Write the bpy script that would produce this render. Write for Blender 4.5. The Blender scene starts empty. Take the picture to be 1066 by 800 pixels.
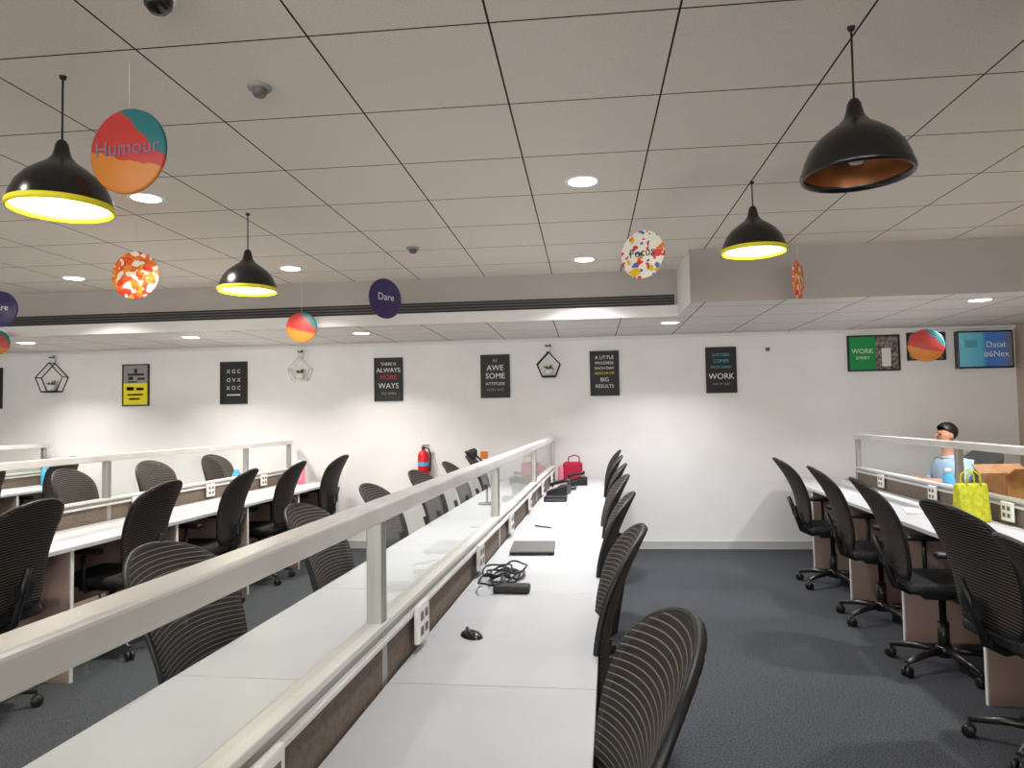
import bpy, bmesh, math, random
from mathutils import Vector, Matrix, Euler
random.seed(7)
PI=math.pi
SC=bpy.context.scene; C=SC.collection
# ------------------------------------------------------------------ materials
def lin(c):
    return tuple(((v/255)/12.92 if v/255<=.04045 else ((v/255+.055)/1.055)**2.4) for v in c)+(1,)
def mat(name,rgb,rough=.5,metal=0,spec=.5,emit=None,es=0,raw=False):
    m=bpy.data.materials.new(name); m.use_nodes=True
    b=m.node_tree.nodes['Principled BSDF']
    b.inputs['Base Color'].default_value=rgb if raw else lin(rgb)
    b.inputs['Roughness'].default_value=rough; b.inputs['Metallic'].default_value=metal
    b.inputs['Specular IOR Level'].default_value=spec
    if emit: b.inputs['Emission Color'].default_value=lin(emit); b.inputs['Emission Strength'].default_value=es
    return m
def nodes(m): return m.node_tree.nodes, m.node_tree.links, m.node_tree.nodes['Principled BSDF']
def add(n,t,**k):
    x=n.new(t)
    for a,b in k.items(): setattr(x,a,b)
    return x
def math_(n,l,op,a,b=None):
    x=n.new('ShaderNodeMath'); x.operation=op
    for i,v in enumerate((a,b)):
        if v is None: continue
        if isinstance(v,(int,float)): x.inputs[i].default_value=v
        else: l.new(v,x.inputs[i])
    return x.outputs[0]
def noisy(m,c1,c2,scale,detail=4,bump=0,coord='Object'):
    n,l,b=nodes(m)
    tc=n.new('ShaderNodeTexCoord'); no=n.new('ShaderNodeTexNoise'); no.inputs['Scale'].default_value=scale; no.inputs['Detail'].default_value=detail
    l.new(tc.outputs[coord],no.inputs['Vector'])
    r=n.new('ShaderNodeValToRGB'); r.color_ramp.elements[0].position=.35; r.color_ramp.elements[1].position=.65
    r.color_ramp.elements[0].color=lin(c1); r.color_ramp.elements[1].color=lin(c2)
    l.new(no.outputs['Fac'],r.inputs['Fac']); l.new(r.outputs['Color'],b.inputs['Base Color'])
    if bump:
        bp=n.new('ShaderNodeBump'); bp.inputs['Strength'].default_value=bump; bp.inputs['Distance'].default_value=.003
        l.new(no.outputs['Fac'],bp.inputs['Height']); l.new(bp.outputs[0],b.inputs['Normal'])
    return m
def tile_mat(name,rgb,ox,oy,s,wx,line):
    m=mat(name,rgb,.9,spec=.2); n,l,b=nodes(m)
    g=n.new('ShaderNodeNewGeometry'); sx=n.new('ShaderNodeSeparateXYZ'); l.new(g.outputs['Position'],sx.inputs[0])
    ds=[]
    for ax,o in ((0,ox),(1,oy)):
        v=math_(n,l,'SUBTRACT',sx.outputs[ax],o-50*s)
        v=math_(n,l,'DIVIDE',v,s); v=math_(n,l,'FRACT',v)
        v=math_(n,l,'SUBTRACT',v,.5); v=math_(n,l,'ABSOLUTE',v)          # .5 at a joint
        ds.append(math_(n,l,'GREATER_THAN',v,.5-wx/(2*s)))
    f=math_(n,l,'MAXIMUM',ds[0],ds[1])
    no=n.new('ShaderNodeTexNoise'); no.inputs['Scale'].default_value=160; l.new(g.outputs['Position'],no.inputs['Vector'])
    r=n.new('ShaderNodeValToRGB'); r.color_ramp.elements[0].position=.3; r.color_ramp.elements[1].position=.7
    r.color_ramp.elements[0].color=lin(tuple(int(v*.93) for v in rgb)); r.color_ramp.elements[1].color=lin(rgb)
    l.new(no.outputs['Fac'],r.inputs['Fac'])
    mx=n.new('ShaderNodeMixRGB'); l.new(f,mx.inputs[0]); l.new(r.outputs[0],mx.inputs[1]); mx.inputs[2].default_value=lin(line)
    l.new(mx.outputs[0],b.inputs['Base Color'])
    return m
def mesh_fabric(name):
    m=mat(name,(20,18,18),.75); n,l,b=nodes(m)
    tc=n.new('ShaderNodeTexCoord'); sx=n.new('ShaderNodeSeparateXYZ'); l.new(tc.outputs['Object'],sx.inputs[0])
    # gently bowed horizontal ribs of the knitted back
    x2=math_(n,l,'MULTIPLY',sx.outputs[0],sx.outputs[0]); x2=math_(n,l,'MULTIPLY',x2,.4)
    z=math_(n,l,'ADD',sx.outputs[2],x2)
    v=math_(n,l,'MULTIPLY',z,1/.0145); v=math_(n,l,'FRACT',v); v=math_(n,l,'GREATER_THAN',v,.82)
    mx=n.new('ShaderNodeMixRGB'); l.new(v,mx.inputs[0]); mx.inputs[1].default_value=lin((14,12,12)); mx.inputs[2].default_value=lin((118,104,92))
    l.new(mx.outputs[0],b.inputs['Base Color'])
    return m
def glass_mat():
    m=bpy.data.materials.new('screen_glass'); m.use_nodes=True; n=m.node_tree.nodes; l=m.node_tree.links; n.clear()
    o=n.new('ShaderNodeOutputMaterial'); t=n.new('ShaderNodeBsdfTransparent'); t.inputs[0].default_value=(.965,.98,.97,1)
    g=n.new('ShaderNodeBsdfGlossy'); g.inputs['Roughness'].default_value=.02; f=n.new('ShaderNodeLayerWeight'); f.inputs[0].default_value=.5; pw=math_(n,l,'ADD',math_(n,l,'MULTIPLY',math_(n,l,'POWER',f.outputs['Facing'],5),.42),.03)
    mx=n.new('ShaderNodeMixShader'); l.new(pw,mx.inputs[0]); l.new(t.outputs[0],mx.inputs[1]); l.new(g.outputs[0],mx.inputs[2]); l.new(mx.outputs[0],o.inputs[0])
    return m
def disc_mat(name,kind):
    m=mat(name,(240,240,235),.45); n,l,b=nodes(m)
    tc=n.new('ShaderNodeTexCoord'); sx=n.new('ShaderNodeSeparateXYZ'); l.new(tc.outputs['Object'],sx.inputs[0])
    X,Z=sx.outputs[0],sx.outputs[2]
    def mix(f,a,bb):
        mx=n.new('ShaderNodeMixRGB'); l.new(f,mx.inputs[0])
        for i,v in ((1,a),(2,bb)):
            if isinstance(v,tuple): mx.inputs[i].default_value=lin(v)
            else: l.new(v,mx.inputs[i])
        return mx.outputs[0]
    if kind=='humour':
        w=n.new('ShaderNodeTexNoise'); w.inputs['Scale'].default_value=14; l.new(tc.outputs['Object'],w.inputs['Vector'])
        ww=math_(n,l,'MULTIPLY',math_(n,l,'SUBTRACT',w.outputs['Fac'],.5),.06)
        z2=math_(n,l,'ADD',math_(n,l,'ADD',Z,ww),math_(n,l,'MULTIPLY',X,.25))
        base=mix(math_(n,l,'GREATER_THAN',z2,-.03),(204,124,40),(186,54,50))
        c=mix(math_(n,l,'GREATER_THAN',math_(n,l,'ADD',math_(n,l,'ADD',X,Z),ww),.115),base,(40,112,118))
    elif kind=='dare':
        c=mix(math_(n,l,'GREATER_THAN',Z,9),(52,40,92),(52,40,92))
    else:
        base=(246,240,228)
        cols=[(240,120,30),(230,190,30),(226,60,60),(60,110,180)] if kind=='focus' else [(238,92,28),(232,56,36),(244,150,30),(250,240,225)]
        c=base if kind=='focus' else (240,110,40)
        for i,col in enumerate(cols):
            v=n.new('ShaderNodeTexNoise'); v.inputs['Scale'].default_value=13+3*i; v.inputs['Detail'].default_value=1
            mp=n.new('ShaderNodeMapping'); mp.inputs['Location'].default_value=(i*3.1,0,i*1.7); l.new(tc.outputs['Object'],mp.inputs[0]); l.new(mp.outputs[0],v.inputs['Vector'])
            c=mix(math_(n,l,'GREATER_THAN',v.outputs['Fac'],.63 if kind=='focus' else .55),c,col)
    l.new(c,b.inputs['Base Color'])
    return m
M={}
M['ceil']=tile_mat('ceiling_tile',(238,228,216),-1.4876,2.2126,.6,.0075,(52,44,38))
M['lowceil']=tile_mat('lower_ceiling_tile',(234,228,222),-1.4876,2.2126,.6,.009,(84,78,72))
M['wall']=noisy(mat('wall_paint',(226,222,220),.85,spec=.25),(236,234,233),(240,238,237),3)
M['beige']=noisy(mat('beige_wall_paint',(196,176,156),.85),(198,178,158),(204,185,166),3)
M['soffit']=mat('soffit_paint_shaded',(176,170,165),.8,spec=.25); M['softwhite']=mat('soffit_paint_lit',(228,226,223),.8,spec=.25)  # grey copy paints in the fascia's shade, white copy its lit faces
M['skirt']=mat('skirting_paint',(188,188,186),.5)
M['carpet']=noisy(mat('carpet',(72,74,80),.95,spec=.1),(48,50,54),(84,86,90),130,6,.6)
M['lam']=noisy(mat('white_laminate',(212,212,214),.36),(198,199,202),(206,207,209),2)
M['edge']=mat('white_edge_band',(232,230,226),.4)
M['gable']=mat('salmon_grey_laminate',(176,150,140),.5)
M['pedestal']=mat('salmon_laminate',(196,150,132),.5)
M['alu']=noisy(mat('painted_aluminium',(222,220,216),.35,.15),(214,212,208),(230,228,224),4)
M['aludk']=mat('brushed_aluminium',(165,163,160),.35,.6)
M['panel']=noisy(mat('grey_brown_panel_fabric',(112,98,86),.9),(104,92,80),(122,108,96),60)
M['black']=mat('black_plastic',(16,16,18),.45)
M['blackm']=mat('satin_black_enamel',(12,11,11),.22,.0,.7)
M['mesh']=mesh_fabric('black_knitted_mesh')
M['seat']=noisy(mat('black_seat_fabric',(22,22,24),.9),(18,18,20),(34,34,36),90)
M['chrome']=mat('polished_metal',(200,198,194),.22,1)
M['glass']=glass_mat()
M['yellow']=mat('yellow_enamel',(238,226,30),.5)
M['white']=mat('white_plastic',(236,234,230),.4)
M['cream']=mat('white_reflector',(246,242,232),.5)
M['copper']=mat('copper_reflector',(168,104,58),.38,.5)
M['bulb']=mat('lamp_glow',(255,250,235),.5,emit=(255,247,228),es=7)
M['glow']=mat('downlight_glow',(255,250,240),.5,emit=(255,250,242),es=9)
M['dark']=mat('dark_slot',(44,42,42),.7)
M['slat']=mat('dark_grey_slat',(96,94,92),.5)
M['red']=mat('extinguisher_red',(206,24,40),.3)
M['crimson']=mat('crimson_fabric',(176,20,60),.8)
M['pink']=mat('pink_plastic',(232,130,150),.5)
M['cyan']=mat('cyan_plastic',(70,176,226),.35)
M['orange']=mat('orange_plastic',(226,112,40),.5)
M['lime']=noisy(mat('yellow_green_fabric',(188,190,40),.8),(168,172,34),(204,204,52),30)
M['card']=noisy(mat('brown_cardboard',(186,130,80),.85),(174,118,70),(196,142,92),8)
M['kraft']=noisy(mat('kraft_paper',(206,156,108),.8),(196,146,98),(216,170,122),10)
M['green']=noisy(mat('plant_green',(58,96,40),.7),(46,84,32),(84,124,52),40)
M['wire']=mat('black_wire',(24,22,22),.4,.4)
M['ink']=mat('poster_black',(24,22,22),.55)
M['paper']=mat('poster_white',(232,230,226),.7)
M['grey']=mat('poster_grey',(150,148,146),.7)
M['pyellow']=mat('poster_yellow',(246,228,40),.7)
M['pred']=mat('poster_red',(214,52,60),.7)
M['pcyan']=mat('poster_cyan',(90,170,190),.7)
M['pgreen']=mat('poster_green',(20,150,80),.6)
M['photo']=noisy(mat('photograph_print',(100,92,86),.4),(44,40,38),(158,148,138),26)
M['lilac']=mat('lilac_print',(120,112,140),.6)
M['basem']=mat('dark_metal',(74,72,70),.32,.8)
M['string']=mat('white_string',(226,224,220),.7)
M['skin']=mat('skin',(190,134,104),.55)
M['hair']=mat('black_hair',(14,12,12),.5)
M['shirt']=noisy(mat('light_blue_shirt',(164,192,220),.85),(152,182,212),(176,202,228),24)
M['trouser']=mat('dark_trousers',(34,36,44),.85)
M['screen']=None
def screen_mat():
    m=mat('tv_picture',(60,110,170),.25); n,l,b=nodes(m)
    tc=n.new('ShaderNodeTexCoord'); sx=n.new('ShaderNodeSeparateXYZ'); l.new(tc.outputs['Object'],sx.inputs[0])
    r=n.new('ShaderNodeValToRGB'); r.color_ramp.interpolation='LINEAR'
    e=r.color_ramp.elements; e[0].position=.0; e[0].color=lin((96,158,170)); e[1].position=1; e[1].color=lin((88,82,80))
    e.new(.42).color=lin((70,140,160)); e.new(.52).color=lin((52,92,150)); e.new(.82).color=lin((58,96,150))
    l.new(math_(n,l,'ADD',math_(n,l,'MULTIPLY',sx.outputs[0],2.0),.5),r.inputs[0])
    l.new(r.outputs[0],b.inputs['Base Color']); l.new(r.outputs[0],b.inputs['Emission Color']); b.inputs['Emission Strength'].default_value=.28
    return m
M['screen']=screen_mat()
# ------------------------------------------------------------------ mesh helpers
def bm_box(bm,x0,x1,y0,y1,z0,z1,mt=None):
    r=bmesh.ops.create_cube(bm,size=1,matrix=Matrix.Translation(((x0+x1)/2,(y0+y1)/2,(z0+z1)/2))@Matrix.Diagonal((abs(x1-x0),abs(y1-y0),abs(z1-z0),1)))
    if mt: bmesh.ops.transform(bm,matrix=mt,verts=r['verts'])
    return r['verts']
def bm_lathe(bm,prof,seg=32,mt=None,mi=None,close=False):
    rings=[]
    for r,z in prof:
        rings.append([bm.verts.new((max(r,1e-5)*math.cos(2*PI*i/seg),max(r,1e-5)*math.sin(2*PI*i/seg),z)) for i in range(seg)])
    vs=[v for R in rings for v in R]
    for a in range(len(rings)-1):
        for i in range(seg):
            j=(i+1)%seg
            f=bm.faces.new((rings[a][i],rings[a][j],rings[a+1][j],rings[a+1][i])); f.smooth=True
            if mi: f.material_index=mi[a]
    for R,p in ((rings[0],prof[0]),(rings[-1],prof[-1])):
        if p[0]>1e-4 and close: bm.faces.new(R)
    if mt: bmesh.ops.transform(bm,matrix=mt,verts=vs)
    return vs
def bm_tube(bm,pts,r,seg=8):
    pts=[Vector(p) for p in pts]; rings=[]
    rr=r if isinstance(r,(list,tuple)) else [r]*len(pts)
    up=Vector((0,0,1)); prev=None
    for i,p in enumerate(pts):
        d=(pts[min(i+1,len(pts)-1)]-pts[max(i-1,0)])
        if d.length<1e-9: d=Vector((0,0,1))
        d.normalize()
        if prev is None:
            a=d.cross(up)
            if a.length<1e-3: a=d.cross(Vector((1,0,0)))
        else:
            a=prev-d*prev.dot(d)
            if a.length<1e-4: a=d.cross(up)
        a.normalize(); prev=a; b=d.cross(a)
        rings.append([bm.verts.new(p+(a*math.cos(2*PI*k/seg)+b*math.sin(2*PI*k/seg))*rr[i]) for k in range(seg)])
    for i in range(len(rings)-1):
        for k in range(seg):
            j=(k+1)%seg; f=bm.faces.new((rings[i][k],rings[i][j],rings[i+1][j],rings[i+1][k])); f.smooth=True
    bm.faces.new(rings[0][::-1]); bm.faces.new(rings[-1])
def bm_sphere(bm,c,r,sx=1,sy=1,sz=1,u=16,v=10):
    q=bmesh.ops.create_uvsphere(bm,u_segments=u,v_segments=v,radius=r,matrix=Matrix.Translation(c)@Matrix.Diagonal((sx,sy,sz,1)))
    for vv in q['verts']:
        for f in vv.link_faces: f.smooth=True
    return q['verts']
def link(name,bm,m,parent=None,bevel=0,seg=2,loc=None,rot=None):
    me=bpy.data.meshes.new(name); bmesh.ops.recalc_face_normals(bm,faces=bm.faces); bm.to_mesh(me); bm.free()
    for x in (m if isinstance(m,(list,tuple)) else [m]): me.materials.append(x)
    o=bpy.data.objects.new(name,me); C.objects.link(o)
    if parent: o.parent=parent
    if loc: o.location=loc
    if rot: o.rotation_euler=rot
    if bevel:
        b=o.modifiers.new('bevel','BEVEL'); b.width=bevel; b.segments=seg; b.limit_method='ANGLE'; b.angle_limit=.6
    return o
def thing(name,label,cat,loc=(0,0,0),rz=0,group=None):
    o=bpy.data.objects.new(name,None); C.objects.link(o); o.empty_display_size=.1
    o.location=loc; o.rotation_euler=(0,0,rz); o['label']=label; o['category']=cat
    if group: o['group']=group
    return o
def tag(o,label,cat,group=None,kind=None):
    o['label']=label; o['category']=cat
    if group: o['group']=group
    if kind: o['kind']=kind
    return o
def box(name,x0,x1,y0,y1,z0,z1,m,parent=None,bevel=0,**k):
    bm=bmesh.new(); bm_box(bm,x0,x1,y0,y1,z0,z1); return link(name,bm,m,parent,bevel,**k)
def struct(o,label=None,cat=None):
    o['kind']='structure'
    if label: o['label']=label
    return o
def dup(root,loc,rz,label,group=None):
    r=root.copy(); C.objects.link(r); r.location=loc; r.rotation_euler=(0,0,rz); r['label']=label
    if group: r['group']=group
    for ch in list(root.children):
        c=ch.copy(); C.objects.link(c); c.parent=r
        for g in ch.children:
            d=g.copy(); C.objects.link(d); d.parent=c
    return r
def text(name,s,size,m,parent,loc,rot=(PI/2,0,0),ext=.0006,align='CENTER',sx=1,line=.95):
    cu=bpy.data.curves.new(name,'FONT'); cu.body=s; cu.size=size; cu.align_x=align; cu.align_y='CENTER'; cu.extrude=ext; cu.space_line=line; cu.resolution_u=3
    t=bpy.data.objects.new(name+'_font',cu); C.objects.link(t)
    bpy.context.view_layer.update()
    me=bpy.data.meshes.new_from_object(t); bpy.data.objects.remove(t); bpy.data.curves.remove(cu)
    me.name=name; me.materials.clear(); me.materials.append(m)
    o=bpy.data.objects.new(name,me); C.objects.link(o); o.parent=parent; o.location=loc; o.rotation_euler=rot; o.scale=(sx,1,1)
    return o
# ------------------------------------------------------------------ frame of the furniture (turned 1.7 deg to the room)
TH=.0297; cT,sT=math.cos(TH),math.sin(TH)
def W(u,v,z=0): return Vector((u*cT+v*sT,-u*sT+v*cT,z))
CAMZ=1.43; CE=2.688; LC=2.28; WY=7.80; XL=-9.6; XR=4.36; YB=-4.2; YL=6.3; YR=5.56; XE=.80
# ------------------------------------------------------------------ room
bm=bmesh.new(); bm_box(bm,XL-.1,XR+.1,YB-.1,WY+.1,-.1,0); struct(link('floor',bm,M['carpet']))
bm=bmesh.new(); bm_box(bm,XL-.1,XR+.1,YB-.1,WY+.1,CE,CE+.08); struct(link('ceiling',bm,M['ceil']))
struct(box('wall_back',XL-.1,XR+.1,WY,WY+.1,0,CE,M['wall']))
struct(box('wall_left',XL-.1,XL,YB,WY,0,CE,M['wall']))
struct(box('wall_right',XR,XR+.1,YB,WY,0,CE,M['beige']))
bm=bmesh.new(); WIN=[(-8.4,-5.6),(-4.6,-1.8),(-.8,2.8)]  # unseen windows added behind the camera to brighten ceiling and room
bm_box(bm,XL-.1,XR+.1,YB-.1,YB,0,.95); bm_box(bm,XL-.1,XR+.1,YB-.1,YB,2.45,CE); e=XL-.1
for a,b in WIN: bm_box(bm,e,a,YB-.1,YB,.95,2.45); e=b
bm_box(bm,e,XR+.1,YB-.1,YB,.95,2.45); struct(link('wall_front',bm,M['wall']))
for i,(a,b) in enumerate(WIN):
    bm=bmesh.new()
    for q in ((a,b,.95,.99),(a,b,2.41,2.45),(a,a+.04,.99,2.41),(b-.04,b,.99,2.41),((a+b)/2-.02,(a+b)/2+.02,.99,2.41)): bm_box(bm,q[0],q[1],YB-.08,YB-.03,q[2],q[3])
    w_=struct(link('added_window_%d'%(i+1),bm,M['alu']))
    struct(box('pane',a+.04,b-.04,YB-.058,YB-.052,.99,2.41,M['glass'],w_))
    l=bpy.data.lights.new('added_window_fill','AREA'); l.shape='RECTANGLE'; l.size=b-a; l.size_y=1.5; l.energy=125; l.color=(1,.96,.92)  # area lamp added as fill at each window opening
    o=bpy.data.objects.new('added_window_fill',l); C.objects.link(o); o.location=((a+b)/2,YB-.12,1.7); o.rotation_euler=(PI/2,0,0)
bm=bmesh.new(); bm_box(bm,XL,XR,WY-.014,WY,0,.085); bm_box(bm,XL,XR,WY-.02,WY-.014,.0,.012); struct(link('baseboard_back',bm,M['skirt'],bevel=.003))
struct(box('baseboard_right',XR-.014,XR,YB,WY-.02,0,.085,M['skirt']))
# lowered ceiling with its fascias
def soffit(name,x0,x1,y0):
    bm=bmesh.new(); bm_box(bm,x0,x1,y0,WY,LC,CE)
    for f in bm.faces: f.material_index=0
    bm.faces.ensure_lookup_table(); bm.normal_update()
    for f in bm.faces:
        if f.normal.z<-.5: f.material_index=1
        if f.normal.x<-.5: f.material_index=2  # end face whitened as if lit
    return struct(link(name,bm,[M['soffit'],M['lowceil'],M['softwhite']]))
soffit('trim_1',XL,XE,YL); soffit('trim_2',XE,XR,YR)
# white cove strip where the lowered ceiling meets the wall
struct(box('trim_3',XL,XR,WY-.03,WY,LC-.03,LC,M['softwhite'],bevel=.004)); struct(box('trim_4',XL,XE-.001,YL-.012,YL,LC-.004,2.376,M['softwhite'],bevel=.003))  # second strip whitened as the lit lip below the slot
# slot diffuser set into the left fascia
t=thing('slot_diffuser','long dark slotted air diffuser along the front of the lowered ceiling','air vent',(0,YL,0))
x0,x1=-6.2,.77
def zs(x,e): return e
box('frame',x0,x1,-.006,0,2.378,2.468,M['dark'],t)
bm=bmesh.new()
for z in (2.398,2.423,2.448): bm_box(bm,x0+.01,x1-.01,-.016,-.004,z-.004,z+.004)
link('slat',bm,M['slat'],t)
# ------------------------------------------------------------------ downlights
DL=[(0,3.82,CE,'white downlight in the ceiling above the middle desks, nearest in view'),
    (-2.43,3.72,CE,'round downlight in the ceiling beside the large red and orange disc'),
    (0,5.76,CE,'round downlight in the ceiling beyond the white splashed disc'),
    (-2.42,5.66,CE,'round downlight in the ceiling above the small lit pendant on the left'),
    (-4.38,5.70,CE,'round downlight in the far left of the tiled ceiling'),
    (.78,6.75,LC,'round downlight in the lowered ceiling just right of the middle'),
    (-2.2,6.84,LC,'round downlight in the lowered ceiling behind the purple disc'),
    (-3.93,6.76,LC,'round downlight in the lowered ceiling over the grey and yellow poster'),
    (-5.75,6.8,LC,'round downlight at the far left end of the lowered ceiling'),
    (3.07,5.92,LC,'round downlight in the lowered ceiling near the screens at right')]
OUT=[(0,1.8,CE),(-2.4,1.8,CE),(2.4,1.8,CE),(2.4,3.8,CE),(-4.6,1.8,CE),(-4.6,3.8,CE),(-6.8,1.8,CE),(-6.8,3.8,CE),(-6.8,5.7,CE),(0,-.6,CE),(-2.4,-.6,CE),(2.4,-.6,CE),(-4.6,-.6,CE),(-7,-1.2,CE),(0,-2.8,CE),(-3.4,-2.8,CE),(3,-2.8,CE)]
def dl_mesh():
    root=thing('downlight','','ceiling light',(0,0,0),0,'round downlights in the ceiling')
    bm=bmesh.new(); bm_lathe(bm,[(.074,-.001),(.088,-.006),(.096,-.004),(.098,0)],32); link('trim_ring',bm,M['white'],root)
    bm=bmesh.new(); bm_lathe(bm,[(.0,-.003),(.075,-.003),(.076,-.0005)],32); link('diffuser',bm,M['glow'],root)
    return root
d0=dl_mesh()
def lamp(x,y,z,p,col=(1,.93,.85),size=.15,spread=2.15):
    l=bpy.data.lights.new('downlight_lamp','AREA'); l.shape='DISK'; l.size=size; l.energy=p; l.color=col; l.spread=spread
    o=bpy.data.objects.new('downlight_lamp',l); C.objects.link(o); o.location=(x,y,z-.012)
    return o
PW=21.0
for i,(x,y,z,lb) in enumerate(DL):
    if i==0: d0.location=(x,y,z); d0['label']=lb
    else: dup(d0,(x,y,z),0,lb)
    warm=(1,.95,.89) if x<-2 else (.98,.98,1.0)
    lamp(x,y,z,PW*((1.25 if x>2 else .75) if z==LC else 1),warm)
for k,(x,y,z) in enumerate(OUT):
    lamp(x,y,z,PW*(.26 if -.7<y<2 and x>-3 else .9),(1,.92,.84) if x<-2 else (.97,.98,1.0))
# ------------------------------------------------------------------ ceiling fittings
def detector(x,y,r,label,name='smoke_detector',cat='smoke detector'):
    t=thing(name,label,cat,(x,y,CE),0)
    bm=bmesh.new(); bm_lathe(bm,[(0,-.012),(r,-.012),(r*1.05,-.006),(r*1.05,0)],24); link('base_plate',bm,M['slat'] if r<.03 else M['grey'],t)
    bm=bmesh.new(); bm_lathe(bm,[(0,-.042),(r*.45,-.04),(r*.62,-.03),(r*.66,-.012)],24); link('sensor_dome',bm,M['slat'],t)

detector(-1.2,2.527,.042,'small round detector on the ceiling nearest the camera')
detector(-1.254,5.125,.045,'small round detector on the ceiling between the pendants and the bulkhead')
detector(1.27,2.2,.028,'tiny sprinkler head on the ceiling right of the centre','sprinkler_head','sprinkler')
t=thing('dome_camera','dark dome camera on the ceiling at the top left edge of the view','security camera',(-1.227,1.93,CE)); t.scale=(.8,.8,.8)
bm=bmesh.new(); bm_lathe(bm,[(0,-.02),(.06,-.02),(.064,0)],24); link('base_ring',bm,M['white'],t)
bm=bmesh.new(); bm_lathe(bm,[(0,-.075),(.03,-.068),(.047,-.048),(.052,-.02)],24); link('dome',bm,M['blackm'],t)
# ------------------------------------------------------------------ pendants
def pendant(x,y,zr,lit,label,rim):
    t=thing('pendant_lamp',label,'pendant lamp',(x,y,zr),0,'black bell pendant lamps'); K=1.07
    outer=[(.012,.235),(.020,.222),(.024,.200),(.030,.180),(.046,.160),(.078,.138),(.110,.112),(.135,.080),(.150,.046),(.158,.016),(.160,0)]; outer=[(a*K,b*K) for a,b in outer]
    bm=bmesh.new(); bm_lathe(bm,outer+[(.155*K,0)],48); link('shade',bm,M['blackm'],t)
    inn=[(.150,.004),(.148,.016),(.140,.046),(.126,.078),(.102,.106),(.070,.132),(.040,.152),(.02,.166),(0,.168)]; inn=[(a*K,b*K) for a,b in inn]
    bm=bmesh.new(); bm_lathe(bm,inn,48); link('reflector',bm,M['cream'] if lit else M['copper'],t)
    bm=bmesh.new(); bm_lathe(bm,[(a*K,b*K) for a,b in [(.148,.012),(.150,-.003),(.1585,-.006),(.1622,.004),(.1600,.016)]],48); link('rim',bm,M['yellow'] if rim else M['blackm'],t)
    bm=bmesh.new(); bm_lathe(bm,[(.0,.035),(.02,.04),(.03,.058),(.026,.085),(.016,.105),(.014,.15)],24); link('bulb',bm,M['bulb'] if lit else M['white'],t)
    bm=bmesh.new(); bm_tube(bm,[(0,0,.245),(0,0,CE-zr-.004)],.0036,8); link('cord',bm,M['black'],t)
    bm=bmesh.new(); bm_lathe(bm,[(0,CE-zr-.012),(.010,CE-zr-.012),(.013,CE-zr)],16); link('ceiling_rose',bm,M['black'],t)
    if lit:
        l=bpy.data.lights.new('pendant_lamp_light','POINT'); l.energy=7; l.color=(1,.92,.78); l.shadow_soft_size=.03
        o=bpy.data.objects.new('pendant_lamp_light',l); C.objects.link(o); o.location=(x,y,zr+.015)
    return t
pendant(-1.86,2.353,2.199,True,'large lit black pendant with yellow rim, at the left edge of the view',True)
pendant(.886,2.398,2.194,False,'large unlit black pendant with copper inside, upper right, nearest the camera',False)
pendant(.917,3.968,2.300,True,'lit black pendant with yellow rim, behind the unlit one at right',True)
pendant(-2.022,4.099,2.214,True,'small lit black pendant at left, beyond the disc with red and orange',True)
# ------------------------------------------------------------------ hanging printed discs
def hang(x,y,z,r,rz,kind,word,label):
    t=thing('hanging_disc',label,'hanging sign',(x,y,z),rz,'printed discs hanging from the ceiling')
    bm=bmesh.new(); vs=bm_lathe(bm,[(0,-.008),(r*.96,-.008),(r,-.004),(r,.004),(r*.96,.008),(0,.008)],48,mt=Matrix.Rotation(PI/2,4,'X')); link('disc',bm,DM[kind],t)
    if word:
        for s in (1,-1):
            text('lettering',word,r*.5,{'focus':M['ink'],'dare':M['paper']}.get(kind,M['lilac']),t,(0,-.0095*s,0.01),(PI/2,0,0 if s==1 else PI),.0006)
    bm=bmesh.new(); top=(LC if y>YL else CE)-z; bm_tube(bm,[(0,0,r-.01),(0,0,top)],.0012,6); link('string',bm,M['string'],t)
DM={k:disc_mat('disc_print_'+k,k) for k in ('humour','dare','focus','fizz')}
# ------------------------------------------------------------------ posters
def poster(cx,cz,w,h,label,kind,rows):
    t=thing('framed_poster',label,'poster',(cx,WY-.012,cz),0,'framed posters on the back wall')
    bm=bmesh.new(); b=.012
    for q in ((-w/2,w/2,h/2-b,h/2),(-w/2,w/2,-h/2,-h/2+b),(-w/2,-w/2+b,-h/2+b,h/2-b),(w/2-b,w/2,-h/2+b,h/2-b)): bm_box(bm,q[0],q[1],-.012,.012,q[2],q[3])
    link('frame',bm,M['ink'],t)
    ym=-.004
    box('print',-w/2+b,w/2-b,ym,.01,-h/2+b,h/2-b,M[kind],t)
    for r in rows:
        if r[0]=='t': text('lettering',r[1],r[2],M[r[4]],t,(r[5] if len(r)>5 else 0,ym-.001,r[3]))
        else: box(r[1],r[2],r[3],ym-.001,ym,r[4],r[5],M[r[6]],t)
    return t
PZ=1.43+.44
poster(-7.04,PZ,.31,.485,'black framed poster cut by the left edge of the view','ink',[('t','NO\nLIMITS',.06,0,'paper')])
rows=[('b','yellow_block',-.15,.15,-.225,.02,'pyellow'),('b','print_mark',-.10,.10,.11,.135,'ink'),('b','print_mark',-.09,-.03,.06,.10,'ink'),('b','print_mark',.02,.11,.06,.085,'ink'),
      ('b','print_mark',-.10,.02,.03,.045,'ink'),('b','print_mark',-.11,-.02,-.06,-.02,'ink'),('b','print_mark',.01,.10,-.06,-.03,'ink'),('b','print_mark',-.10,.09,-.12,-.10,'ink'),('b','print_mark',-.08,.05,-.17,-.15,'ink'),('b','print_mark',-.02,.02,.14,.19,'ink')]
for i,r in enumerate(rows):
    if i: rows[i]=r
poster(-5.20,PZ,.325,.485,'grey and yellow framed poster with black marks','grey',rows[:1]+rows[1:])
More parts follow.
